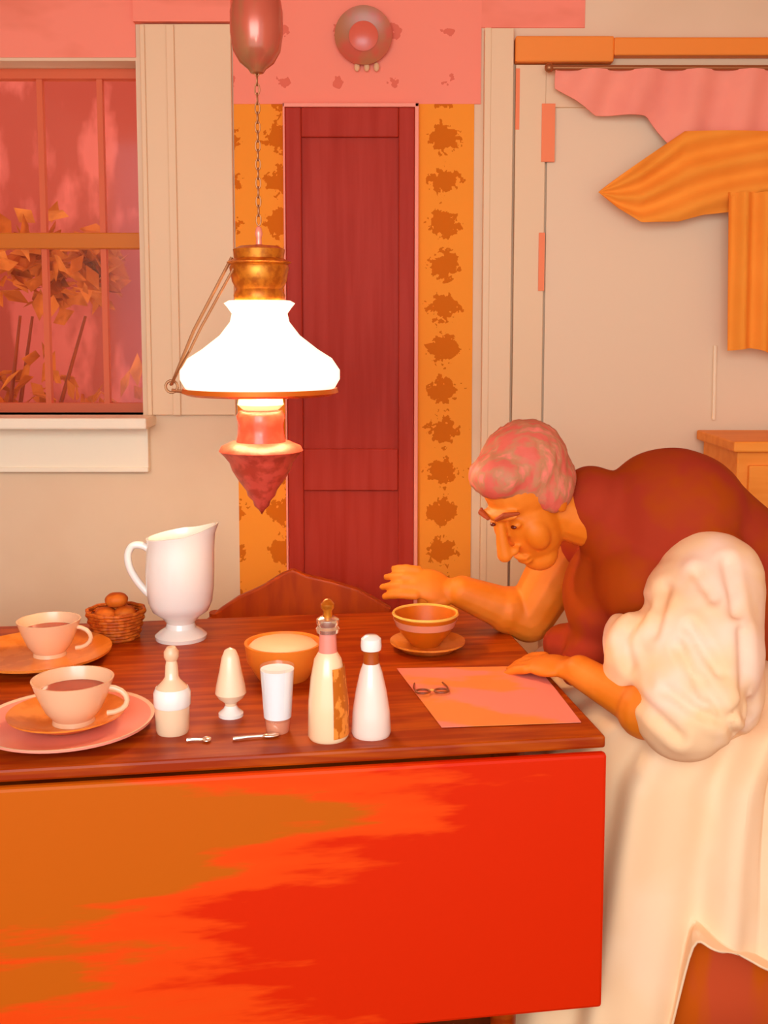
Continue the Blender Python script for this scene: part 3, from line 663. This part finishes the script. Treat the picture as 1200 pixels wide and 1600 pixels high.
# shirt: near puffed sleeve, far rolled sleeve, collar
bm = B()
caps(bm, [shR+Vector((.03, .02, .0)), shR.lerp(elR, .45)+Vector((.02, 0, 0)), P(1068, 1112, 1.84)], [.105, .12, .09], 24); ell(bm, P(1075, 925, 1.97), (.085, .08, .07)); ell(bm, P(1106, 1103, 1.81), (.07, .06, .075)); ell(bm, P(1135, 1010, 1.95), (.07, .09, .16))
ell(bm, P(1105, 960, 1.95), (.10, .09, .12)); ell(bm, P(1120, 1070, 1.92), (.09, .08, .11)); ell(bm, P(1000, 1025, 1.93), (.07, .06, .085)); ell(bm, P(965, 1000, 1.99), (.032, .04, .06)); ell(bm, P(958, 1062, 1.96), (.035, .04, .035))
bm = remesh(bm, .006, 40); wrinkle(bm, .004, (8, 8, 3.5), 11, False); wrinkle(bm, .0022, (14, 14, 30), 2, False); crease(bm, [[(1078, 980), (1122, 1050)], [(1042, 1078), (1080, 1106), (1128, 1128), (1168, 1104)], [(1160, 985), (1166, 1120)], [(1088, 895), (1116, 935)], [(985, 1080), (1062, 1152)], [(1010, 945), (975, 1000), (985, 1040)], [(1135, 880), (1150, 960)], [(1040, 920), (1020, 990)], [(1062, 1010), (1100, 1090)], [(1095, 1060), (1150, 1150)]], .009, 9)
for _ in range(3): bmesh.ops.smooth_vert(bm, verts=bm.verts, factor=.5, use_axis_x=True, use_axis_y=True, use_axis_z=True)
obj('shirt_sleeve', bm, shirt_m, pe, True)
bm = B(); caps(bm, [shL+Vector((.10, .02, 0.03)), shL+Vector((.03, .02, .02))], [.080, .078], 20); bm = remesh(bm, .006, 5); wrinkle(bm, .005, (16, 16, 10), 4); obj('shirt_sleeve', bm, shirt_m, pe, True)
bm = B(); ell(bm, P(808, 945, 2.34), (.022, .014, .024)); obj('cuff', bm, mat('cuff_pink', '#FFA28C', .7), pe, True) if False else bm.free()
# long white skirt over the lap
bm = B(); N = 220; rings = []
lev = [(.78, .28, .17, .85), (.74, .34, .26, .80), (.69, .385, .32, .735), (.60, .42, .345, .70), (.45, .43, .36, .69), (.34, .435, .37, .688), (.24, .44, .38, .685), (.14, .45, .39, .68), (.05, .46, .40, .68)]
lev = [tuple(a+(b_-a)*k/4 for a, b_ in zip(lev[i], lev[i+1])) for i in range(len(lev)-1) for k in range(4)]+[lev[-1]]
for lq, (z, rx, ry, cx_) in enumerate(lev):
    li = lq/4
    raw = []
    for i in range(2400):
        a = 2*PI*i/2400; c_, s_ = math.cos(a), math.sin(a)
        raw.append((math.copysign(abs(c_)**.55, c_)*rx, math.copysign(abs(s_)**.55, s_)*ry))
    cum = [0]
    for i in range(2400): j = (i+1) % 2400; cum.append(cum[-1]+math.hypot(raw[j][0]-raw[i][0], raw[j][1]-raw[i][1]))
    ring = []; k = 0
    for i in range(N):
        while cum[k+1] < cum[-1]*i/N: k += 1
        x, y = raw[k]; t = i/N*2*PI
        fo_ = (.016*math.sin(t*15+li*.3)+.010*math.sin(t*27+1+li*.5)+.012*noise.noise(Vector((t*6, z*5, 2))))*min(1, li/3)
        dx = x/rx; dy = y/ry; n_ = math.hypot(dx, dy)
        X = cx_+x; zz = z
        if y < -ry*.8:                                        # near hem caught up towards the right
            h = .05 if X < .50 else (.05+(X-.50)/.06*.30 if X < .56 else .35-.05*(X-.56)/.1)
            zz = max(z, h+.0015*(8-li))
        ring.append(bm.verts.new((X+fo_*dx/n_, 2.21+y+fo_*dy/n_, zz)))
    rings.append(ring)
for a, b_ in zip(rings, rings[1:]):
    for i in range(N): bm.faces.new((a[i], a[(i+1) % N], b_[(i+1) % N], b_[i]))
bm.faces.new(rings[0])
crease(bm, [[(975, 1345), (1002, 1420), (1032, 1455)], [(948, 1432), (1008, 1442)], [(1108, 1285), (1098, 1390)], [(1085, 1390), (1140, 1345)], [(950, 1185), (1030, 1192)], [(1060, 1200), (1140, 1260)], [(1150, 1230), (1160, 1420)]], .010, 10)
sk = obj('skirt', bm, skirt_m, pe, True)
sd = sk.modifiers.new('sub', 'SUBSURF'); sd.levels = 1; sd.render_levels = 1
so_ = sk.modifiers.new('sol', 'SOLIDIFY'); so_.thickness = .004
bm = B(); rr_ = []
for z, k in ((.60, .88), (.40, .90), (.20, .92), (.045, .94)):
    ring = []
    for i in range(96):
        a = 2*PI*i/96; c_, s_ = math.cos(a), math.sin(a); wv = 1+.02*math.sin(a*14)*(1 if z < .5 else 0)
        ring.append(bm.verts.new((.68+math.copysign(abs(c_)**.7, c_)*.44*k*wv, 2.21+math.copysign(abs(s_)**.7, s_)*.37*k*wv, z)))
    rr_.append(ring)
for a, b_ in zip(rr_, rr_[1:]):
    for i in range(96): bm.faces.new((a[i], a[(i+1) % 96], b_[(i+1) % 96], b_[i]))
us = obj('underskirt', bm, mat('rust_underskirt', '#CC5408', .85, .1, col2='#C84A24', scale=(9, 9, 2), lo=.45, hi=.55), pe, True)
us['label'] = 'rust brown underskirt showing below the caught up hem'
sd = us.modifiers.new('sol', 'SOLIDIFY'); sd.thickness = .004
# shoes
for sgn in (-1, 1):
    bm = B(); ell(bm, (.44, 2.2+sgn*.11, .055), (.14, .052, .055)); bm2 = remesh(bm, .008, 3)
    for v in bm2.verts: v.co.z = max(v.co.z, .002)
    obj('shoe', bm2, mat('shoe_leather', '#8A2C0C', .4, .4), pe, True)

# the person's chair
ch = thing('side_chair', 'wooden chair the hunched person sits on, mostly hidden under the white skirt', 'chair', (.98, 2.2, 0))
bm = B(); box2(bm, (.80, 1.99, .43), (1.22, 2.41, .46)); obj('seat', bm, brown, ch, True, False, .008)
for x in (.83, 1.19):
    for y in (2.02, 2.38):
        bm = B(); tube(bm, [(x, y, .43), (x+(.02 if x > 1 else -.01), y, 0)], [.019, .014], 10); obj('leg', bm, brown, ch, True)
for y in (2.02, 2.38): bm = B(); tube(bm, [(1.19, y, .45), (1.24, y, .92)], [.018, .014], 10); obj('back_post', bm, brown, ch, True)
for z in (.62, .76, .9): bm = B(); box2(bm, (1.205+(z-.62)*.1, 2.02, z-.025), (1.222+(z-.62)*.1, 2.38, z+.025)); obj('back_slat', bm, brown, ch, True, False, .004)
for o in bpy.data.objects:
    if '_s' in o.keys(): del o['_s']
